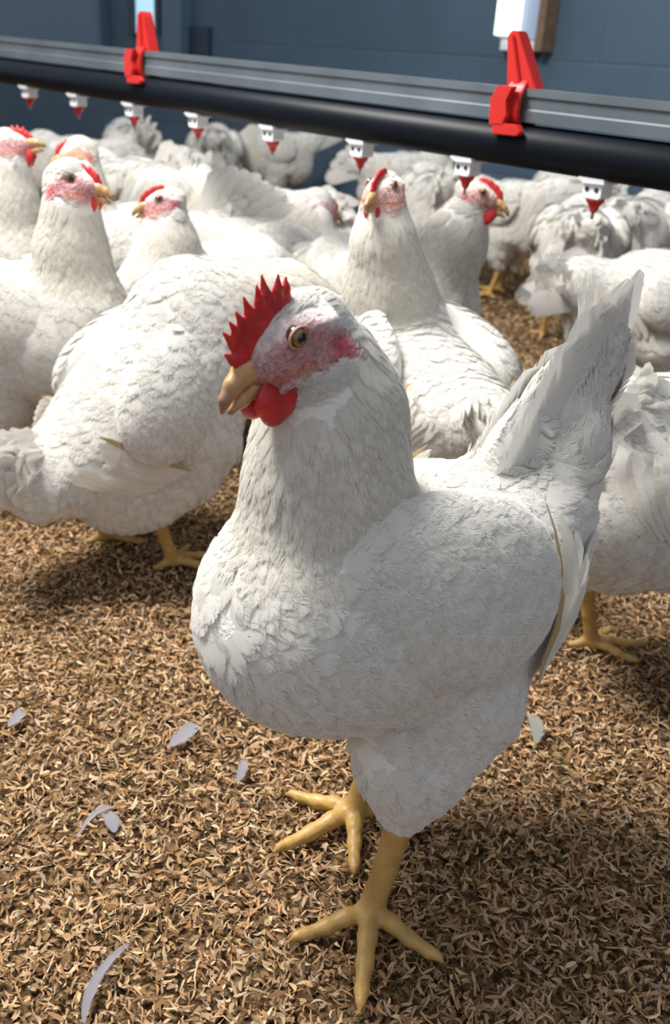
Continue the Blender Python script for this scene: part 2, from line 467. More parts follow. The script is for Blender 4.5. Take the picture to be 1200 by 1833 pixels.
    if legs:
        for ((fx, fy), yw, spd), hk in zip(feet, hocks):
            lv, lq = leg_mesh(tuple(hk - np.array((fx, fy, 0))), yw, spd, {3: .0022, 2: .0026, 1: .0035, 0: .005}[detail], leg_t)
            lv = lv + np.array((fx, fy, 0))
            Q = np.concatenate([Q, lq + len(V)]); V = np.concatenate([V, lv])
            mi = np.concatenate([mi, np.ones(len(lq), int)])
            tn_ = np.concatenate([tn_, np.tile((.6, .36, .08), (len(lv), 1))])
            nrm = np.concatenate([nrm, np.zeros_like(lv)])
    nbody = len(nrm)
    body_o = mesh_np('body', V, Q, [M_BODY, M_LEG], root, midx=mi, tint=tn_)
    # ---- contour feathers
    bodyQ = Q[mi == 0]
    ctr = V[bodyQ].mean(1)
    ar = np.linalg.norm(np.cross(V[bodyQ[:, 2]] - V[bodyQ[:, 0]], V[bodyQ[:, 3]] - V[bodyQ[:, 1]]), axis=1) * .5
    qh = (ctr - head) @ RH * 100 / hs
    neckax = head - nb0; nl_ = np.linalg.norm(neckax); neckax = neckax / nl_
    sN = (ctr - nb0) @ neckax / nl_
    dN = np.linalg.norm((ctr - nb0) - np.outer((ctr - nb0) @ neckax, neckax), axis=1)
    onneck = np.clip((sN - .05) / .35, 0, 1) * (dN < .09)
    onhead = (np.linalg.norm(qh, axis=1) < 3.6) & (not hide_head)
    bare = onhead & (qh[:, 0] > -2.4) & (qh[:, 2] < 1.45) & (np.abs(qh[:, 1]) > .2) & (qh[:, 2] > -1.95) | (qh[:, 0] > 1.6) & onhead
    thigh = np.clip((.165 - ctr[:, 2]) / .03, 0, 1)
    def flow(pts, nn, on, th, hd):
        t = np.tile(np.array((-1.0, 0, -.30)), (len(pts), 1))
        t = t @ PR.T
        tn2 = -neckax * 1.0 + np.array((-.10, 0, 0))
        t = t * (1 - on[:, None]) + tn2 * on[:, None]
        t = t * (1 - th[:, None]) + np.array((-.15, 0, -1.0)) * th[:, None]
        t[hd] = -RH[:, 0] + np.array((0, 0, -.35))
        # towards the tail, feathers follow it
        dt = np.linalg.norm(pts - (tb + tdir * .04), axis=1); wt = np.maximum(np.clip((.085 - dt) / .05, 0, 1), np.clip(((pts - tb) @ tdir) / .03, 0, 1)) * (1 - on)
        t = t * (1 - wt[:, None]) + tdir * wt[:, None] * 1.3
        t = t - nn * (t * nn).sum(1, keepdims=True)
        t += rng.normal(0, .10, t.shape)
        t = t - nn * (t * nn).sum(1, keepdims=True)
        return t / (np.linalg.norm(t, axis=1, keepdims=True) + 1e-9)
    cm = {3: 1.0, 2: .60, 1: .34, 0: .12}[detail] * nb
    groups = []
    def scatter(mask, count, L, Wd, lift, tip, segs, name_, conform=1.0, sh=.0, tcol=None):
        pr = ar * mask; tot = pr.sum()
        if tot <= 0 or count < 1: return
        ix = rng.choice(len(ctr), int(count), p=pr / tot)
        # order does not matter; jitter
        P = ctr[ix] + rng.normal(0, h * .5, (len(ix), 3))
        nn = fl.grad(P)
        P = P - nn * fl.sample(P)[:, None]
        t = flow(P, nn, onneck[ix], thigh[ix], onhead[ix])
        Lr = L * rng.uniform(.8, 1.2, len(ix)); 
        P = P - nn * sh
        tc = np.tile(tint if tcol is None else tcol, (len(ix), 1))
        return blades(P, t, nn, Lr, Wd * rng.uniform(.8, 1.15, len(ix)), lift * rng.uniform(.4, 1.6, len(ix)), fl, base=.0006, segs=segs, tip=tip, tint=tc, conform=conform)
    mb = (1 - onneck) * (1 - thigh) * (~onhead) * (((ctr - tb) @ tdir) < tlen * .66)
    zf = 1.0
    big = {3: 1.0, 2: 1.15, 1: 1.4, 0: 2.0}[detail]
    parts = [scatter(mb, 4200 * cm, .032 * big, .021 * big, .0013 * big, .45, 6, 'b'),
             scatter(thigh * (~onhead), 1500 * cm, .022 * big, .013 * big, .0018 * big, .35, 5, 't')]
    if detail == 3:
        st_ = (ctr - tb) @ tdir
        tm = ((st_ > .005) & (st_ < tlen * .50)).astype(float) * (1 - onneck) * (ctr[:, 0] < -.05)
        parts += [scatter(tm, 260, .075, .030, .0022, .6, 7, 'q'), scatter(tm, 420, .045, .020, .003, .4, 6, 'q')]
    parts = [p for p in parts if p]
    Vb, Fb, Ub, Tb = join(parts)
    mesh_np('plumage', Vb, Fb, M_FEATHER, root, tint=Tb, uv=Ub)
    pn = scatter(onneck * (~onhead), 3000 * cm, .034 * big, .0115 * big, (.0009 if detail == 3 else .0005) * big, .15, 6, 'n', tcol=tint * np.array((1.0, .985, .95)))
    hp = [pn] if pn else []
    if not hide_head:
        p2 = scatter((onhead & ~bare).astype(float), 2600 * cm, .012 * big, .0042 * big, .0006, .2, 4, 'h')
        if p2: hp.append(p2)
    if hp:
        Vb, Fb, Ub, Tb = join(hp)
        mesh_np('neck_hackle', Vb, Fb, M_FEATHER, root, tint=Tb, uv=Ub)
    # ---- tail: a fan of long feathers, coverts at the foot
    tail_parts = []
    k = tn
    side = np.array((0, 1.0, 0)); upv = np.cross(tdir, side)
    for sd_ in (1, -1):
        for j in range(k):
            f = j / max(1, k - 1)
            el = D2(tel + pitch + 14 - tspread * f)
            d = np.array((-math.cos(el), sd_ * ((.02 + tsplay * f) if detail < 3 else -.045), math.sin(el))); d /= np.linalg.norm(d)
            nn = side * sd_ + np.array((-.25, 0, .1)) * f; nn = nn - d * (nn @ d); nn /= np.linalg.norm(nn)
            P0 = tb + side * sd_ * ((.004 + tsplay * .13 * f) if detail < 3 else .012) - tdir * .025 + np.array((tbase * (1 - f) - .3 * tbase * f, 0, .3 * tbase * (1 - f) - .5 * tbase * f))
            L_ = (tlen + .02) * (.76 + .24 * f ** .7) * random.uniform(.97, 1.03) * (1 if sd_ > 0 else tfar) * ((1.07 if j % 3 == 1 else .98) if detail == 3 else 1)
            tail_parts.append(blades(P0[None], d[None], nn[None], L_, .046 * (1.25 if detail == 3 else 1), .002, None, base=.0012 * (k - j), segs=10, tip=.84, bend=-.04, tint=np.array([tint * .98]), camber=.14))
    nc = {3: 0, 2: 110, 1: 50, 0: 26}[detail]
    if nc:
        ph = rng.uniform(-1, 1, nc); s0 = rng.uniform(-.03, .40, nc) * np.where(rng.uniform(0, 1, nc) < .3, .3, 1) * tlen
        P0 = tb + np.outer(s0, tdir) + np.outer(ph * .030, side) * (1 - s0[:, None] / tlen) + np.outer(np.sqrt(np.clip(1 - ph ** 2, 0, 1)) * rng.choice([-1, 1], nc) * .030 * (1 - s0 / tlen * 1.3), upv)
        d = tdir + np.outer(ph * tsplay * 2.2, side) + rng.normal(0, .09, (nc, 3))
        nn = np.outer(np.sign(ph), side) * .8 + rng.normal(0, .3, (nc, 3)); nn = nn - d * ((nn * d).sum(1) / (d * d).sum(1))[:, None]
        nn /= np.linalg.norm(nn, axis=1, keepdims=True)
        tail_parts.append(blades(P0, d, nn, rng.uniform(.05, .085, nc) * (tlen / .15 if detail >= 2 else .8), .024 * (1.25 if detail == 3 else 1), .006, None, base=0, segs=6, tip=.5, bend=.06, tint=np.tile(tint, (nc, 1))))
    Vb, Fb, Ub, Tb = join(tail_parts)
    mesh_np('tail', Vb, Fb, M_QUILL, root, tint=Tb, uv=Ub)
    # ---- wings: a folded wing lying on the flank
    if wing:
        for s in (1, -1):
            wf = Field(bp((-.0, 0, .25)) - (.19, .15, .12), bp((-.0, 0, .25)) + (.19, .15, .12), h)
            wc = bp((wing_at[0], s * wing_at[1], wing_at[2])); RW = rotm(PR @ np.array((1, s * -.26, .10)), (0, s * -.28, 1))
            wf.e(wc, np.array((.088, .024, .056)) * wing_s, RW, k=.01)
            wf.e(wc + RW @ np.array((-.025, s * .002, .0)), np.array((.056, .026, .050)) * wing_s, RW, k=.02)
            wv_, wq = wf.mesh()
            wn = wf.grad(wv_); 
            tw = np.tile(tint, (len(wv_), 1))
            cen = wv_[wq].mean(1); out_ = wf.grad(cen)[:, 1] * s > .1
            parts = []
            idx = np.where(out_)[0]
            cnt = int(620 * cm * 1.3)
            if cnt > 3:
                ix = rng.choice(idx, cnt); P = cen[ix]; nn = wf.grad(P)
                t = np.tile(PR @ np.array((-1, 0, -.45)), (cnt, 1)) + rng.normal(0, .07, (cnt, 3)); t -= nn * (t * nn).sum(1, keepdims=True)
                parts.append(blades(P, t, nn, .030 * big, .019 * big, .0022 * big, wf, base=.0006, segs=6, tip=.45, tint=np.tile(tint, (cnt, 1))))
            # secondaries and primaries fanning off the rear of the wing
            w_o = mesh_np('wing', np.concatenate([wv_]), wq, [M_BODY], root, tint=tw)
            if parts:
                Vb, Fb, Ub, Tb = join(parts)
                mesh_np('wing_covert', Vb, Fb, M_FEATHER, w_o, tint=Tb, uv=Ub)
            nf = 9 if detail >= 2 else 5
            for j in range(nf):
                f = j / (nf - 1)
                P0 = bp((-.040 - .060 * f, s * (.086 - .022 * f), .205 + .016 * f))[None]
                nn = fl.grad(P0); P0 = P0 - nn * fl.sample(P0)[:, None]
                d = (PR @ np.array((-.42, s * -.12, .92)))[None]
                d = d - nn * (d * nn).sum(1, keepdims=True)
                col = tint * (np.array((.97, .94, .88)) if j % 3 == 1 else 1)
                wdt = .019
                if j == 0: col, wdt = np.array((.50, .38, .20)), .007
                b_ = blades(P0, d, nn, .108 - .02 * f, wdt, .004, fl, base=.002 + .0012 * (nf - j), segs=9, tip=.72, tint=np.array([col]), camber=.12)
                if detail >= 2:
                    mesh_np('flight_feather', b_[0], b_[1], M_QUILL, w_o, tint=b_[3], uv=b_[2])
                else:
                    parts.append(b_)
            if detail < 2 and parts:
                Vb, Fb, Ub, Tb = join(parts[-nf:])
                mesh_np('flight_feather', Vb, Fb, M_FEATHER, w_o, tint=Tb, uv=Ub)['kind'] = 'stuff'
    if hide_head: return root
    # ---- comb
    hf = {3: .0009, 2: .0012, 1: .0016, 0: .0025}[detail]
    cf = Field(Hh(.6, 0, 1.6) - .052 * hs, Hh(.6, 0, 1.6) + .052 * hs, hf)
    base_pts = [Hh(3.1, 0, .1), Hh(2.6, 0, .8), Hh(1.7, 0, 1.3), Hh(.6, 0, 1.6), Hh(-.6, 0, 1.6)]
    cf.c([(p + RH @ np.array((.2, 0, .40)) * .01 * hs, .0036 * hs) for p in base_pts], k=.003, sq=(1, 1.5, 1), fr=RH)
    cf.c([(p, .0048 * hs) for p in base_pts], k=.003, sq=(1, 1.6, 1), fr=RH)
    for j in range(comb_n):
        t = j / (comb_n - 1)
        x = t * 4; i = min(int(x), 3); fr_ = x - i
        p = base_pts[i] * (1 - fr_) + base_pts[i + 1] * fr_
        ang = D2(58 + 54 * t) + random.uniform(-.07, .07)
        hh = (1.15 + 1.25 * math.sin(math.pi * (.14 + .80 * t))) * comb_h * random.uniform(.88, 1.1)
        dirv = RH @ np.array((math.cos(ang), random.uniform(-.08, .08), math.sin(ang)))
        tipp = p + dirv * hh * hs / 100
        mid = p * .45 + tipp * .55
        cf.c([(p, .0046 * hs), (mid, .0030 * hs), (tipp, .0009)], k=.0022, sq=(1, 1.5, 1), fr=RH)
    v_, q_ = cf.mesh(); mesh_np('comb', v_, q_, M_COMB, root)
    # ---- wattles: hang by gravity
    for s in (1, -1):
        a = Hh(2.0, s * .75, -1.3); dn = np.array((0, 0, -1.0))
        wf = Field(a - .045, a + .045, hf)
        fh = RH[:, 0] * hs
        b1 = a + dn * .008 * hs + fh * .002; b2 = a + dn * .016 * hs - fh * .002
        wf.c([(b2 + fh * .002, .0098 * hs), (b2 - fh * .016, .0098 * hs)], k=.003, sq=(1, 2.1, 1), fr=RH)
        wf.c([(a + fh * .007, .0035 * hs), (b1 + fh * .004, .0080 * hs), (b2 + fh * .001, .0092 * hs)], k=.004, sq=(1, 2.1, 1), fr=RH)
        wf.c([(a - fh * .026, .0035 * hs), (b1 - fh * .020, .0085 * hs), (b2 - fh * .016, .0095 * hs)], k=.004, sq=(1, 2.1, 1), fr=RH)
        v_, q_ = wf.mesh(); mesh_np('wattle', v_, q_, M_COMB, root)
    # ---- beak
    bo = None
    for nm, pts in (('upper_beak', [(Hh(1.4, 0, -.75), .0085 * hs), (Hh(2.4, 0, -.35), .0080 * hs), (Hh(3.3, 0, -.22), .0064 * hs), (Hh(4.2, 0, -.45), .0048 * hs), (Hh(4.95, 0, -.85), .0030 * hs), (Hh(5.35, 0, -1.30), .0013 * hs)]),
                    ('lower_beak', [(Hh(1.4, 0, -1.55), .0062 * hs), (Hh(2.8, 0, -1.45), .0050 * hs), (Hh(3.9, 0, -1.48), .0038 * hs), (Hh(4.8, 0, -1.66), .0022 * hs)])):
        bf = Field(Hh(3.2, 0, -.9) - .036 * hs, Hh(3.2, 0, -.9) + .036 * hs, hf * .8)
        bf.c(pts, k=.004, sq=(1, 1.15, 1), fr=RH)
        v_, q_ = bf.mesh(); qq = (v_ - head) @ RH * 100 / hs
        wv = np.clip((qq[:, 0] - 2.2) / 2.2, 0, 1)[:, None]
        tb_ = np.array((.66, .32, .13)) * (1 - wv) + np.array((.50, .29, .13)) * wv
        tipd = np.clip((qq[:, 0] - 4.4) / .7, 0, 1)[:, None]; tb_ = tb_ * (1 - tipd) + np.array((.30, .17, .09)) * tipd
        if nm == 'upper_beak':
            nos = np.exp(-(((qq[:, 0] - 2.75) / .28) ** 2 + ((qq[:, 2] - .05) / .10) ** 2))[:, None] * (np.abs(qq[:, 1:2]) > .3)
            tb_ = tb_ * (1 - nos * .85)
        o = mesh_np(nm, v_, q_, M_BEAK, root, tint=tb_)
    # ---- eyes
    for s in (1, -1):
        c0 = Hh(.48, s * (1.46 if detail >= 2 else 1.62), .60); ax = RH @ np.array((.12, s * 1.0, .05)); ax /= np.linalg.norm(ax)
        R_ = rotm(ax, RH[:, 2]); nu, nv = 24, 16
        V_, T_ = [], []
        for i in range(nv + 1):
            th = math.pi * .62 * i / nv
            for j in range(nu):
                ph = 2 * math.pi * j / nu
                V_.append(c0 + R_ @ (np.array((math.cos(th), math.sin(th) * math.cos(ph), math.sin(th) * math.sin(ph))) * .0060 * hs))
                dg = math.degrees(th)
                T_.append((.004, .004, .006) if dg < 31 else ((.26, .13, .03) if dg < 54 else ((.08, .04, .015) if dg < 62 else (.05, .03, .02))))
        Fq = [(i * nu + j, i * nu + (j + 1) % nu, (i + 1) * nu + (j + 1) % nu, (i + 1) * nu + j) for i in range(nv) for j in range(nu)]
        eo = mesh_np('eye', np.array(V_), np.array(Fq), M_EYE, root, tint=np.array(T_))
        if detail >= 1:
            V_ = []
            for i in range(nu):
                ph = 2 * math.pi * i / nu
                for j in range(8):
                    a = 2 * math.pi * j / 8
                    rr = .0060 * hs + hs * .0008 * math.cos(a)
                    V_.append(c0 + R_ @ np.array((hs * (.0031 + .0009 * math.sin(a)), rr * math.cos(ph) * 1.12, rr * math.sin(ph) * .92)))
            Fq = [(i * 8 + j, i * 8 + (j + 1) % 8, ((i + 1) % nu) * 8 + (j + 1) % 8, ((i + 1) % nu) * 8 + j) for i in range(nu) for j in range(8)]
            mesh_np('eyelid', np.array(V_), np.array(Fq), M_LID, eo)
    return root

# ------------------------------------------------------------------ the barn
def box_bm(name, size, loc, mat, parent=None, rz=0, bevel=0.0, kind=None, rot=None):
    import bmesh
    bm = bmesh.new(); bmesh.ops.create_cube(bm, size=1.0)
    for v in bm.verts: v.co = Vector((v.co.x * size[0], v.co.y * size[1], v.co.z * size[2]))
    if bevel: bmesh.ops.bevel(bm, geom=list(bm.edges), offset=bevel, segments=2, affect='EDGES', profile=.5)
    me = bpy.data.meshes.new(name); bm.to_mesh(me); bm.free(); me.materials.append(mat)
    o = bpy.data.objects.new(name, me); C.objects.link(o); o.location = loc; o.rotation_euler = rot or (0, 0, rz)
    if parent: o.parent = parent
    if kind: o['kind'] = kind
    return o

def wall_mat():
    m, nt, out = new_mat('blue_block_wall'); L = nt.links.new
    p = nt.nodes.new('ShaderNodeBsdfPrincipled'); L(p.outputs[0], out.inputs[0]); p.inputs['Roughness'].default_value = .6
    tc = N(nt, 'ShaderNodeTexCoord')
    mp = N(nt, 'ShaderNodeMapping'); mp.inputs['Rotation'].default_value = (math.pi / 2, 0, 0); L(tc.outputs['Object'], mp.inputs[0])
    br = N(nt, 'ShaderNodeTexBrick'); br.inputs['Scale'].default_value = 1.0
    br.inputs['Brick Width'].default_value = .40; br.inputs['Row Height'].default_value = .20
    br.inputs['Mortar Size'].default_value = .006; br.inputs['Mortar Smooth'].default_value = .4
    br.inputs['Color1'].default_value = (.060, .102, .150, 1); br.inputs['Color2'].default_value = (.068, .112, .163, 1)
    br.inputs['Mortar'].default_value = (.080, .125, .175, 1)
    L(mp.outputs[0], br.inputs[0])
    no = N(nt, 'ShaderNodeTexNoise'); no.inputs['Scale'].default_value = 3; L(tc.outputs['Object'], no.inputs[0])
    mr = N(nt, 'ShaderNodeMapRange'); mr.inputs[3].default_value = .8; mr.inputs[4].default_value = 1.2; L(no.outputs[0], mr.inputs[0])
    sc2 = N(nt, 'ShaderNodeVectorMath', operation='SCALE'); L(br.outputs[0], sc2.inputs[0]); L(mr.outputs[0], sc2.inputs['Scale'])
    L(sc2.outputs[0], p.inputs['Base Color'])
    b = N(nt, 'ShaderNodeBump'); b.inputs['Distance'].default_value = .004; b.invert = True
    L(br.outputs['Fac'], b.inputs['Height']); L(b.outputs[0], p.inputs['Normal'])
    return m
M_WALL = wall_mat()
M_TRIM = princ('slate_blue_paint', (.085, .14, .20), .5)
M_TRIM2 = princ('dark_blue_paint', (.018, .035, .055), .5)
M_PANEL = princ('pale_blue_panel', (.10, .165, .235), .45)

WA = math.radians(-44.6); WO = Vector((.50, 3.90, 0))      # the wall's foot line
wd = Vector((math.cos(WA), math.sin(WA), 0)); wn = Vector((math.sin(WA), -math.cos(WA), 0)); wn = -wn if wn.y > 0 else wn
def wall_pt(x, y, off=0.0):
    """where the sight line through a photo point meets the wall"""
    r = F0 + CR * ((x - 600) / FPX) + CU * ((916.5 - y) / FPX)
    o = Vector((0, 0, CAM_H)); k = ((WO + wn * off - o).dot(wn)) / r.dot(wn)
    return o + r * k
box_bm('wall_back', (14, .12, 3.0), WO - wn * .06 + Vector((0, 0, 1.45)), M_WALL, rz=WA, kind='structure')

def litter_mat():
    m, nt, out = new_mat('wood_shaving_litter'); L = nt.links.new
    p = nt.nodes.new('ShaderNodeBsdfPrincipled'); L(p.outputs[0], out.inputs[0]); p.inputs['Roughness'].default_value = .9
    p.inputs['Specular IOR Level'].default_value = .1
    tc = N(nt, 'ShaderNodeTexCoord')
    vo = N(nt, 'ShaderNodeTexVoronoi'); vo.inputs['Scale'].default_value = 150; L(tc.outputs['Object'], vo.inputs['Vector'])
    no = N(nt, 'ShaderNodeTexNoise'); no.inputs['Scale'].default_value = 210; no.inputs['Detail'].default_value = 3; L(tc.outputs['Object'], no.inputs['Vector'])
    cr = N(nt, 'ShaderNodeValToRGB'); L(no.outputs[0], cr.inputs[0])
    cr.color_ramp.elements[0].position = .36; cr.color_ramp.elements[0].color = (.035, .02, .01, 1)
    cr.color_ramp.elements[1].position = .66; cr.color_ramp.elements[1].color = (.30, .19, .095, 1)
    e = cr.color_ramp.elements.new(.5); e.color = (.12, .075, .036, 1)
    L(cr.outputs[0], p.inputs['Base Color'])
    b = N(nt, 'ShaderNodeBump'); b.inputs['Distance'].default_value = .006; L(vo.outputs[0], b.inputs['Height']); L(b.outputs[0], p.inputs['Normal'])
    return m
M_LITTER = litter_mat()
box_bm('floor', (16, 14, .1), (0, 4, -.05), M_LITTER, kind='structure')

# loose shavings: curled slivers lying over one another (nobody could count them)
def shavings():
    def zone(n, y0, y1, big):
        t = rng.uniform(0, 1, n); y = y0 + (y1 - y0) * t ** .85
        hw = .42 + .47 * y
        return rng.uniform(-1, 1, n) * hw, y, np.full(n, big)
    Z = [zone(76000, .12, 1.15, 1.0), zone(66000, 1.1, 2.6, 1.2), zone(25000, 2.5, 4.6, 1.9)]
    x = np.concatenate([z[0] for z in Z]); y = np.concatenate([z[1] for z in Z]); bg = np.concatenate([z[2] for z in Z])
    keep = (x - WO.x) * wn.x + (y - WO.y) * wn.y > .02
    x, y, bg = x[keep], y[keep], bg[keep]
    n = len(x)
    L_ = rng.gamma(5, .00122, n) * bg + .003; W_ = rng.uniform(.0011, .0030, n) * bg
    yaw = rng.uniform(0, 2 * np.pi, n); til = rng.normal(0, .42, n); rol = rng.normal(0, .8, n)
    z0 = rng.uniform(.0005, .0095, n); arch = rng.normal(.0, .34, n) * L_; side = rng.normal(0, .2, n) * L_
    S = 4
    V = np.zeros((n, S, 2, 3))
    for a in range(S):
        s = a / (S - 1) - .5
        wv = W_ * (1 - (abs(s) * 2) ** 3 * .65)
        for b, u in enumerate((-.5, .5)):
            lx = s * L_; ly = u * wv + side * (.25 - s * s) * 4; lz = arch * (.25 - s * s) * 2 + u * wv * np.sin(rol) + lx * np.sin(til)
            ly = ly * np.cos(rol * .5)
            V[:, a, b, 0] = x + lx * np.cos(yaw) - ly * np.sin(yaw)
            V[:, a, b, 1] = y + lx * np.sin(yaw) + ly * np.cos(yaw)
            V[:, a, b, 2] = np.maximum(z0 + lz, .0003)
    f = np.array([(a * 2, a * 2 + 1, a * 2 + 3, a * 2 + 2) for a in range(S - 1)])
    F = (f[None] + (np.arange(n) * S * 2)[:, None, None]).reshape(-1, 4)
    pal = np.array([(.56, .37, .205), (.46, .27, .13), (.64, .46, .28), (.33, .185, .085), (.24, .135, .065), (.50, .36, .23), (.14, .08, .045), (.42, .33, .22)])
    pr = np.array([.24, .2, .15, .14, .09, .1, .04, .04])
    ci = rng.choice(len(pal), n, p=pr); col = pal[ci] * rng.uniform(.68, 1.02, (n, 1)) * np.array((1, .975, .94))
    o = mesh_np('wood_shavings', V.reshape(-1, 3), F, princ('shaving', (.5, .3, .16), .75, tint=True, spec=.2), tint=np.repeat(col, S * 2, 0), smooth=True)
    tag(o, 'tan and brown wood shavings covering the barn floor', 'wood shavings', kind='stuff')
shavings()

# ------------------------------------------------------------------ hens
FZ = .005
A_ = D2
hen('hen', (.045, .60, FZ), 218, 'large white hen standing alone in front, red comb, whole body and both yellow feet visible',
    detail=3, scale=1.0, hs=1.09, leg_t=1.18,
    head=(.103, .000, .4515), hdir=(.90, .20, -.40),
    neck=[((.062, -.004, .350), .049), ((.060, -.006, .395), .041), ((.070, -.008, .428), .0335)],
    body=dict(body=((-.012, 0, .254), (.128, .094, .086)), breast=((.066, 0, .254), (.084, .085, .080)), crop=((.060, 0, .292), .062),
              rear=((-.072, 0, .230), (.072, .078, .075))),
    feet=[((.043, .060), D2(47), D2(62)), ((-.012, -.032), D2(-3), D2(56))],
    tail=(.127, 43, .211, 8), tspread=-8, tbase=.045, tsplay=.05, tfar=.82, comb_n=9, comb_h=1.0, wing_at=(.022, .070, .293), wing_s=(.95, 1, 1.12))

def H_(x, y, hd, label, **kw):
    return hen('hen', (x, y, FZ * .6), hd, label, **kw)
# middle distance, left
H_(-.205, 1.125, 40, 'white hen at left, tail low, back to us, head hidden behind the front hen', detail=2, drop=.028,
   pitch=43, head=(.235, -.04, .27), hdir=(1, -.2, -.5), neck=[((.150, -.01, .305), .058), ((.205, -.03, .285), .042)],
   body=dict(body=((.0, 0, .235), (.155, .100, .095)), breast=((.075, 0, .235), (.09, .088, .09)), crop=((.10, 0, .275), .070)),
   feet=[((-.079, .055), 0, D2(40)), ((-.039, -.053), 0, D2(40))], tail=(.165, -14, .11, 4), tspread=14)
H_(-.443, 1.274, -15, 'white hen at left facing right, in front of two other red combed heads', detail=2,
   head=(.09, 0, .44), hdir=(1, .05, -.10), feet=[((.0, .05), 0, D2(40)), ((-.0, -.05), D2(-10), D2(40))], comb_h=.38)
H_(-.425, 1.83, 190, 'orange faced hen turned left, its head just above the foremost left head', detail=1,
   head=(.09, 0, .42), hdir=(1, .25, -.30), comb_h=.5, face=np.array((.72, .30, .18)))
H_(-.645, 1.59, 10, 'white hen cut off by the left edge, red comb raised close under the drinker pipe', detail=1,
   head=(.09, 0, .445), hdir=(1, -.2, .25), comb_h=.6)
H_(-.235, 1.506, 235, 'white hen with small head facing left, up and left of the front hen comb', detail=1,
   head=(.085, 0, .40), hdir=(1, -.75, -.35), comb_h=.3, hs=.88, neck=[((.075, 0, .33), .044), ((.078, 0, .37), .033)], tail=(.12, -10, .07, 3))
H_(-.163, 1.83, 15, 'white hen seen side on facing right with pink face, directly above the front hen comb', detail=1,
   head=(.10, 0, .353), hdir=(.9, .1, -.40), comb_h=.12, tail=(.13, 15, .09, 3))
H_(.085, 1.18, 118, 'tall white hen right behind the front hen, neck stretched, face turned to camera', detail=2,
   head=(.033, .045, .465), hdir=(-.63, .78, -.16), neck=[((.040, .022, .345), .052), ((.031, .038, .40), .036), ((.031, .043, .44), .029)], hs=.98,
   tail=(.13, -16, .09, 4), tspread=20, pitch=20, drop=.012, body=dict(body=((-.01, 0, .225), (.135, .095, .09))), comb_h=.25, comb_n=6, face=np.array((.74, .40, .36)))
H_(.069, 1.609, -35, 'white hen facing right, dark eye ringed white, red wattle, right of the tall hen', detail=1,
   head=(.145, 0, .43), hdir=(1, .35, -.35), comb_h=.35, neck=[((.108, 0, .35), .050), ((.125, 0, .39), .036)], tail=(.12, -12, .06, 3), face=np.array((.75, .42, .38)))
# far left
H_(-.92, 3.2, 200, 'bent down grey white hen far left under the first two drinkers', detail=0, hdir=(1, 0, -.75), comb_h=.4, head=(.14, 0, .20), tail=(.14, 30, .10, 4))
H_(-.90, 3.95, 118, 'far hen with rounded back under the third drinker', detail=0, hdir=(1, 0, -.75), comb_h=.4, head=(.15, 0, .22), tail=(.15, 50, .12, 4))
H_(-.64, 2.72, 150, 'ruffled cream hen in the crowd between the left heads and the small headed hen', detail=0, hdir=(1, 0, -.75), comb_h=.4, head=(.13, 0, .18), tail=(.15, 50, .14, 4))
H_(-.44, 2.42, 262, 'white hen with tail feathers raised, just behind the small headed hen', detail=0, hdir=(1, 0, -.75), comb_h=.4, head=(.14, 0, .18), tail=(.15, 35, .11, 4), tspread=25)
H_(-.235, 2.28, 185, 'white hen bending down, only its back showing behind the side on hen', detail=0, hdir=(1, 0, -.75), comb_h=.4, head=(.17, 0, .17), tail=(.15, 10, .10, 4))
H_(-.575, 4.02, 95, 'far hen standing tail on to us under the fourth drinker', detail=0, hdir=(1, 0, -.75), comb_h=.4, head=(.13, 0, .24), tail=(.13, 30, .12, 4))
H_(-.36, 4.16, 195, 'far hen with pointed tail raised to the right under the fifth drinker', detail=0, hdir=(1, 0, -.75), comb_h=.4, head=(.15, 0, .27), tail=(.15, 38, .15, 4), tspread=25)
# far right
H_(.17, 3.5, 5, 'far hen with tail pointing left under the sixth drinker, above the tall hen', detail=0, hdir=(1, 0, -.75), comb_h=.4, head=(.15, 0, .20), tail=(.16, 10, .13, 4))
H_(.215, 2.95, 100, 'grey white hen facing away between the tall hen and the white eyed hen', detail=0, hdir=(1, 0, -.75), comb_h=.4, head=(.14, 0, .22), tail=(.13, 40, .10, 4))
H_(.43, 2.84, 150, 'hen bending left with a yellow leg, right of the white eyed hen', detail=0, hdir=(1, 0, -.75), comb_h=.4, head=(.17, 0, .25), pitch=-8, tail=(.15, 40, .12, 4))
H_(.66, 3.12, 120, 'hen back close under the pipe between the last two drinkers', detail=0, hdir=(1, 0, -.75), comb_h=.4, head=(.15, 0, .2), tail=(.13, 30, .1, 4))
H_(.54, 2.36, 80, 'round backed pale hen facing away just left of the last drinker', detail=0, hdir=(1, 0, -.75), comb_h=.4, head=(.14, 0, .18), tail=(.12, 20, .09, 4))
H_(.76, 2.62, 60, 'white hen with smooth bright back right of the last drinker', detail=0, hdir=(1, 0, -.75), comb_h=.4, head=(.14, 0, .18), tail=(.12, 20, .09, 4))
H_(1.02, 3.0, 30, 'far hen at the right edge close under the drinker pipe', detail=0, hdir=(1, 0, -.75), comb_h=.4, head=(.14, 0, .2), tail=(.13, 30, .1, 4))
# right edge
H_(.56, 1.70, 5, 'white hen at the right edge with blunt fluffy tail pointing left', detail=1, hdir=(1, 0, -.75), comb_h=.4, head=(.16, 0, .30), tail=(.155, 12, .10, 5), pitch=4)
H_(.375, .90, 12, 'large white hen cut off by the right edge behind the tail of the front hen', detail=2, hdir=(1, 0, -.75), comb_h=.4, head=(.16, 0, .40),
   feet=[((-.06, .05), 0, D2(40)), ((.03, -.05), 0, D2(40))], tail=(.10, 70, .085, 4), tspread=20)

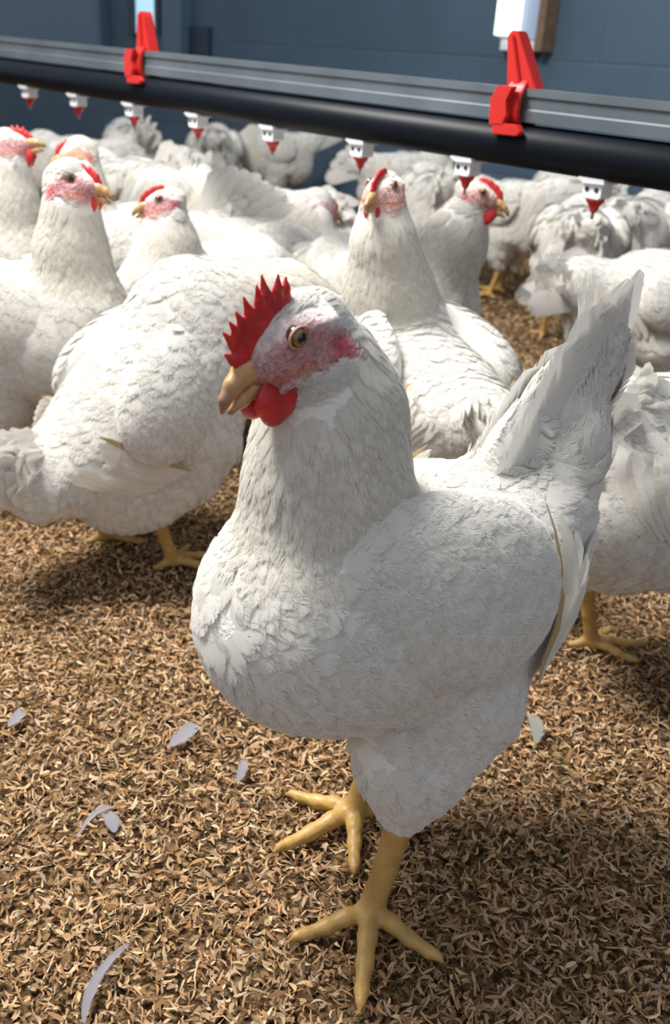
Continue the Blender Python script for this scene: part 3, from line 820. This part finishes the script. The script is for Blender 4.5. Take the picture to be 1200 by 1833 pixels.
# ------------------------------------------------------------------ drinker line
import bmesh
def bm_obj(name, bm, mat, parent, smooth=False):
    me = bpy.data.meshes.new(name); bmesh.ops.recalc_face_normals(bm, faces=bm.faces); bm.to_mesh(me); bm.free()
    me.materials.append(mat); me.polygons.foreach_set('use_smooth', [smooth] * len(me.polygons))
    o = bpy.data.objects.new(name, me); C.objects.link(o); o.parent = parent
    return o
def tube(bm, pts, radii, n=20, cap=True, axis_up=(0, 0, 1)):
    rings = []
    for i, (p, r) in enumerate(zip(pts, radii)):
        p = Vector(p); d = (Vector(pts[min(i + 1, len(pts) - 1)]) - Vector(pts[max(i - 1, 0)])).normalized()
        a = d.cross(Vector(axis_up)); a = a.normalized() if a.length > 1e-4 else Vector((1, 0, 0)); b = d.cross(a)
        rings.append([bm.verts.new(p + a * r * math.cos(2 * math.pi * k / n) + b * r * math.sin(2 * math.pi * k / n)) for k in range(n)])
    for A, B in zip(rings[:-1], rings[1:]):
        for k in range(n): bm.faces.new((A[k], A[(k + 1) % n], B[(k + 1) % n], B[k]))
    if cap: bm.faces.new(rings[0][::-1]); bm.faces.new(rings[-1])
def prism(bm, poly, axis, t0, t1):
    def mk(t): return [bm.verts.new({0: (t, a, b), 1: (a, t, b), 2: (a, b, t)}[axis]) for a, b in poly]
    A, B = mk(t0), mk(t1); n = len(poly)
    bm.faces.new(A[::-1]); bm.faces.new(B)
    for k in range(n): bm.faces.new((A[k], A[(k + 1) % n], B[(k + 1) % n], B[k]))
def bevel(bm, w_, seg=2): bmesh.ops.bevel(bm, geom=list(bm.edges), offset=w_, segments=seg, affect='EDGES', profile=.6, clamp_overlap=True)

line = bpy.data.objects.new('drinker_line', None); C.objects.link(line)
line.location = (-.1406, 1.6243, .5013); line.rotation_euler = (0, .0132, -.7781)
tag(line, 'black drinker pipe with grey rail, red hangers and red cups above the hens', 'drinker line')
# local frame: x along the pipe (towards the right of the photo), -y towards the camera, z up; nipple tops at z = 0
bm = bmesh.new(); tube(bm, [(-6, 0, .0245), (4, 0, .0245)], [.0255, .0255], 32); bm_obj('pipe', bm, M_BLACK, line, True)
bm = bmesh.new()
prof = [(-.013, .053), (.013, .053), (.013, .066), (.0105, .068), (.0105, .080), (.013, .082), (.013, .091), (-.013, .091), (-.013, .082), (-.0105, .080), (-.0105, .068), (-.013, .066)]
prism(bm, prof, 0, -6, 4); bm_obj('rail', bm, M_ALU, line)
def hanger(x, lean=0.0):
    bm = bmesh.new()
    # clip gripping the rail: an open C round it, bulging on the near side
    n = 22; ro_, ri_ = .031, .0235; cz = .070
    outer = [(ro_ * .80 * math.cos(a), cz + ro_ * 1.05 * math.sin(a)) for a in [math.radians(-118 + k * (-304) / n) for k in range(n + 1)]]
    inner = [(ri_ * .76 * math.cos(a), cz + ri_ * 1.10 * math.sin(a)) for a in [math.radians(-118 + k * (-304) / n) for k in range(n + 1)]]
    o0, i0, o1, i1 = [[bm.verts.new((t, y, z)) for (y, z) in ring] for t in (-.014, .010) for ring in (outer, inner)]
    for k in range(n):
        bm.faces.new((o0[k], o0[k + 1], o1[k + 1], o1[k])); bm.faces.new((i0[k + 1], i0[k], i1[k], i1[k + 1]))
        bm.faces.new((o0[k + 1], o0[k], i0[k], i0[k + 1])); bm.faces.new((o1[k], o1[k + 1], i1[k + 1], i1[k]))
    for k in (0, n): bm.faces.new((o0[k], o1[k], i1[k], i0[k]))
    # tapering upright with a raised rib
    prism(bm, [(-.021, .090), (.023, .090), (.006 + lean, .146), (.002 + lean, .153), (-.008 + lean, .153), (-.013 + lean, .146)], 1, -.011, .009)
    prism(bm, [(-.007, .087), (.004, .087), (-.001 + lean, .148), (-.006 + lean, .148)], 1, -.016, .014)
    # lower tongue hooked along the pipe, cheek plate on the near side
    prism(bm, [(-.018, .036), (.020, .037), (.026, .042), (.020, .050), (-.018, .050)], 1, -.034, -.024)
    prism(bm, [(-.024, .046), (-.004, .046), (.002, .060), (-.004, .076), (.006, .092), (-.018, .092), (-.027, .076)], 1, -.034, -.024)
    bmesh.ops.bevel(bm, geom=[e for e in bm.edges if e.is_manifold], offset=.0012, segments=2, affect='EDGES', clamp_overlap=True)
    o = bm_obj('hanger', bm, M_RED, line); o.location = (x, 0, 0); o['label'] = 'red plastic hanger'
    return o
def cup_and_nipple(x):
    bm = bmesh.new()
    prism(bm, [(-.019, .002), (.016, .002), (.018, -.004), (-.010, -.0055), (-.020, -.001)], 1, -.016, .016)
    prism(bm, [(-.0125, -.003), (.0135, -.003), (.0135, -.019), (.010, -.022), (-.009, -.022), (-.0125, -.019)], 1, -.012, .012)
    bevel(bm, .0012)
    o = bm_obj('nipple', bm, M_WHITE, line); o.location = (x, 0, 0)
    bm = bmesh.new()
    for dx in (-.0065, .0065): tube(bm, [(dx, -.0118, -.011), (dx, -.0128, -.011)], [.0028, .0028], 12)
    bm_obj('slot', bm, M_DARK, o)
    bm = bmesh.new(); tube(bm, [(0, 0, -.0205), (0, 0, -.0245), (0, 0, -.031), (0, 0, -.0375)], [.0115, .0110, .0062, .0042], 20)
    bm_obj('cup', bm, M_RED, o, False)
    bm = bmesh.new(); tube(bm, [(0, 0, -.037), (0, 0, -.0455)], [.0022, .0018], 10); bm_obj('pin', bm, M_STEEL, o, True)
for i in range(-1, 9): cup_and_nipple((i - 4) * .2)
hanger(-.352, -.002); hanger(.475, -.018)

# ------------------------------------------------------------------ things on the wall
def wall_box(name, x0, x1, y0, y1, thick, mat, off=0.0, parent=None, top=None, bevel_=0.0):
    # built at its true place on the wall, in metres
    a = wall_pt(x0, y1); b = wall_pt(x1, y1); zt = top if top is not None else wall_pt((x0 + x1) / 2, y0).z
    m = (a + b) / 2; wdt = (b - a).xy.length; z0 = (a.z + b.z) / 2
    return box_bm(name, (wdt, thick, zt - z0), (m.x + wn.x * (off + thick / 2), m.y + wn.y * (off + thick / 2), (z0 + zt) / 2), mat, parent=parent, rz=WA, bevel=bevel_)
M_TUBE = princ('lit_tube', (.9, .9, .85), .4, em=((.95, 1.0, .80), 1.6))
M_GLASS = princ('daylit_pane', (.5, .7, .85), .2, em=((.42, .72, .95), .75))
M_HOUSE = princ('white_housing', (.36, .44, .60), .5)
M_WOOD = princ('brown_board', (.20, .12, .075), .7, var=(30, .3))
fx = bpy.data.objects.new('wall_lamp', None); C.objects.link(fx); fl_ = wall_pt(945, 95); fx.location = fl_
tag(fx, 'lit white strip lamp with brown side board standing upright on the grey blue wall', 'lamp')
bpy.context.view_layer.update()
inv = fx.matrix_world.inverted()
for nm, x0, x1, y0, y1, th, mt, off in (('housing', 905, 975, 0, 72, .05, M_HOUSE, 0), ('lit_tube', 908, 945, 0, 66, .03, M_TUBE, .05), ('end_cap', 912, 972, 74, 93, .06, M_WHITE, 0),
                                  ('side_board', 978, 991, 0, 95, .08, M_WOOD, 0), ('base_plate', 915, 970, 94, 99, .05, M_DARK, 0)):
    top = 1.9 if y0 == 0 else None
    o = wall_box(nm, x0, x1, y0, y1, th, mt, off, top=top, bevel_=.003)
    o.location = Vector(o.location) - fx.location; o.parent = fx
o = wall_box('door_1', -260, 188, 0, 108, .03, M_PANEL, 0, top=2.1); o['kind'] = 'structure'
o = wall_box('trim_1', 188, 196, 0, 112, .05, M_TRIM, 0, top=2.1); o['kind'] = 'structure'
o = wall_box('trim_2', 308, 342, 0, 130, .06, M_TRIM, 0, top=2.4); o['kind'] = 'structure'
o = wall_box('trim_3', 345, 378, 48, 260, .02, M_TRIM2, 0); o['kind'] = 'structure'
o = wall_box('window_1', 250, 286, 0, 60, .02, M_GLASS, 0, top=2.0); o['kind'] = 'structure'
for k, (x0, x1) in enumerate(((240, 249), (287, 296))):
    o = wall_box('trim_%d' % (4 + k), x0, x1, 0, 64, .035, M_TRIM2, 0, top=2.05); o['kind'] = 'structure'

# ------------------------------------------------------------------ shed feathers lying on the litter
def shed(px, py, yaw, L, Wd, label, col=(.36, .35, .38), curl=.25):
    r = F0 + CR * ((px - 600) / FPX) + CU * ((916.5 - py) / FPX); o_ = Vector((0, 0, CAM_H)); g = o_ + r * ((.010 - CAM_H) / r.z)
    v, f, u, t = blades(np.zeros((1, 3)), np.array([[1., 0, 0]]), np.array([[0, 0, 1.]]), L, Wd, .004, None, base=.0, segs=10, tip=.6, bend=0.0, tint=np.array([col]), camber=-.25)
    v[:, 1] += curl * v[:, 0] ** 2 / L; v[:, 2] += .25 * v[:, 0] * (1 - v[:, 0] / L)
    v[:, 2] -= v[:, 2].min()
    n0 = len(v)
    o = mesh_np('shed_feather', v, f, M_FEATHER, tint=t, uv=u); o.location = g; o.rotation_euler = (0, 0, yaw)
    tag(o, label, 'feather', 'loose feathers on the litter')
shed(305, 1335, .7, .035, .020, 'small grey feather lying left of the front hen breast')
shed(425, 1400, 1.2, .026, .010, 'thin pale feather lying left of the hen far foot')
shed(205, 1445, 3.6, .038, .007, 'narrow curled feather lying on the left litter, above a small fluffy one', curl=.8)
shed(205, 1490, 1.9, .022, .013, 'small fluffy feather lying just below the narrow curled feather')
shed(150, 1830, 1.75, .060, .009, 'long grey feather at the bottom left edge of the picture', curl=-.5)
shed(15, 1300, .9, .022, .014, 'grey fluff feather near the left edge')
shed(960, 1330, 1.3, .040, .016, 'grey feather lying in shade right of the front hen thigh', col=(.34, .34, .31))
shed(770, 1480, 2.8, .022, .010, 'tiny grey feather beside the front hen near leg')
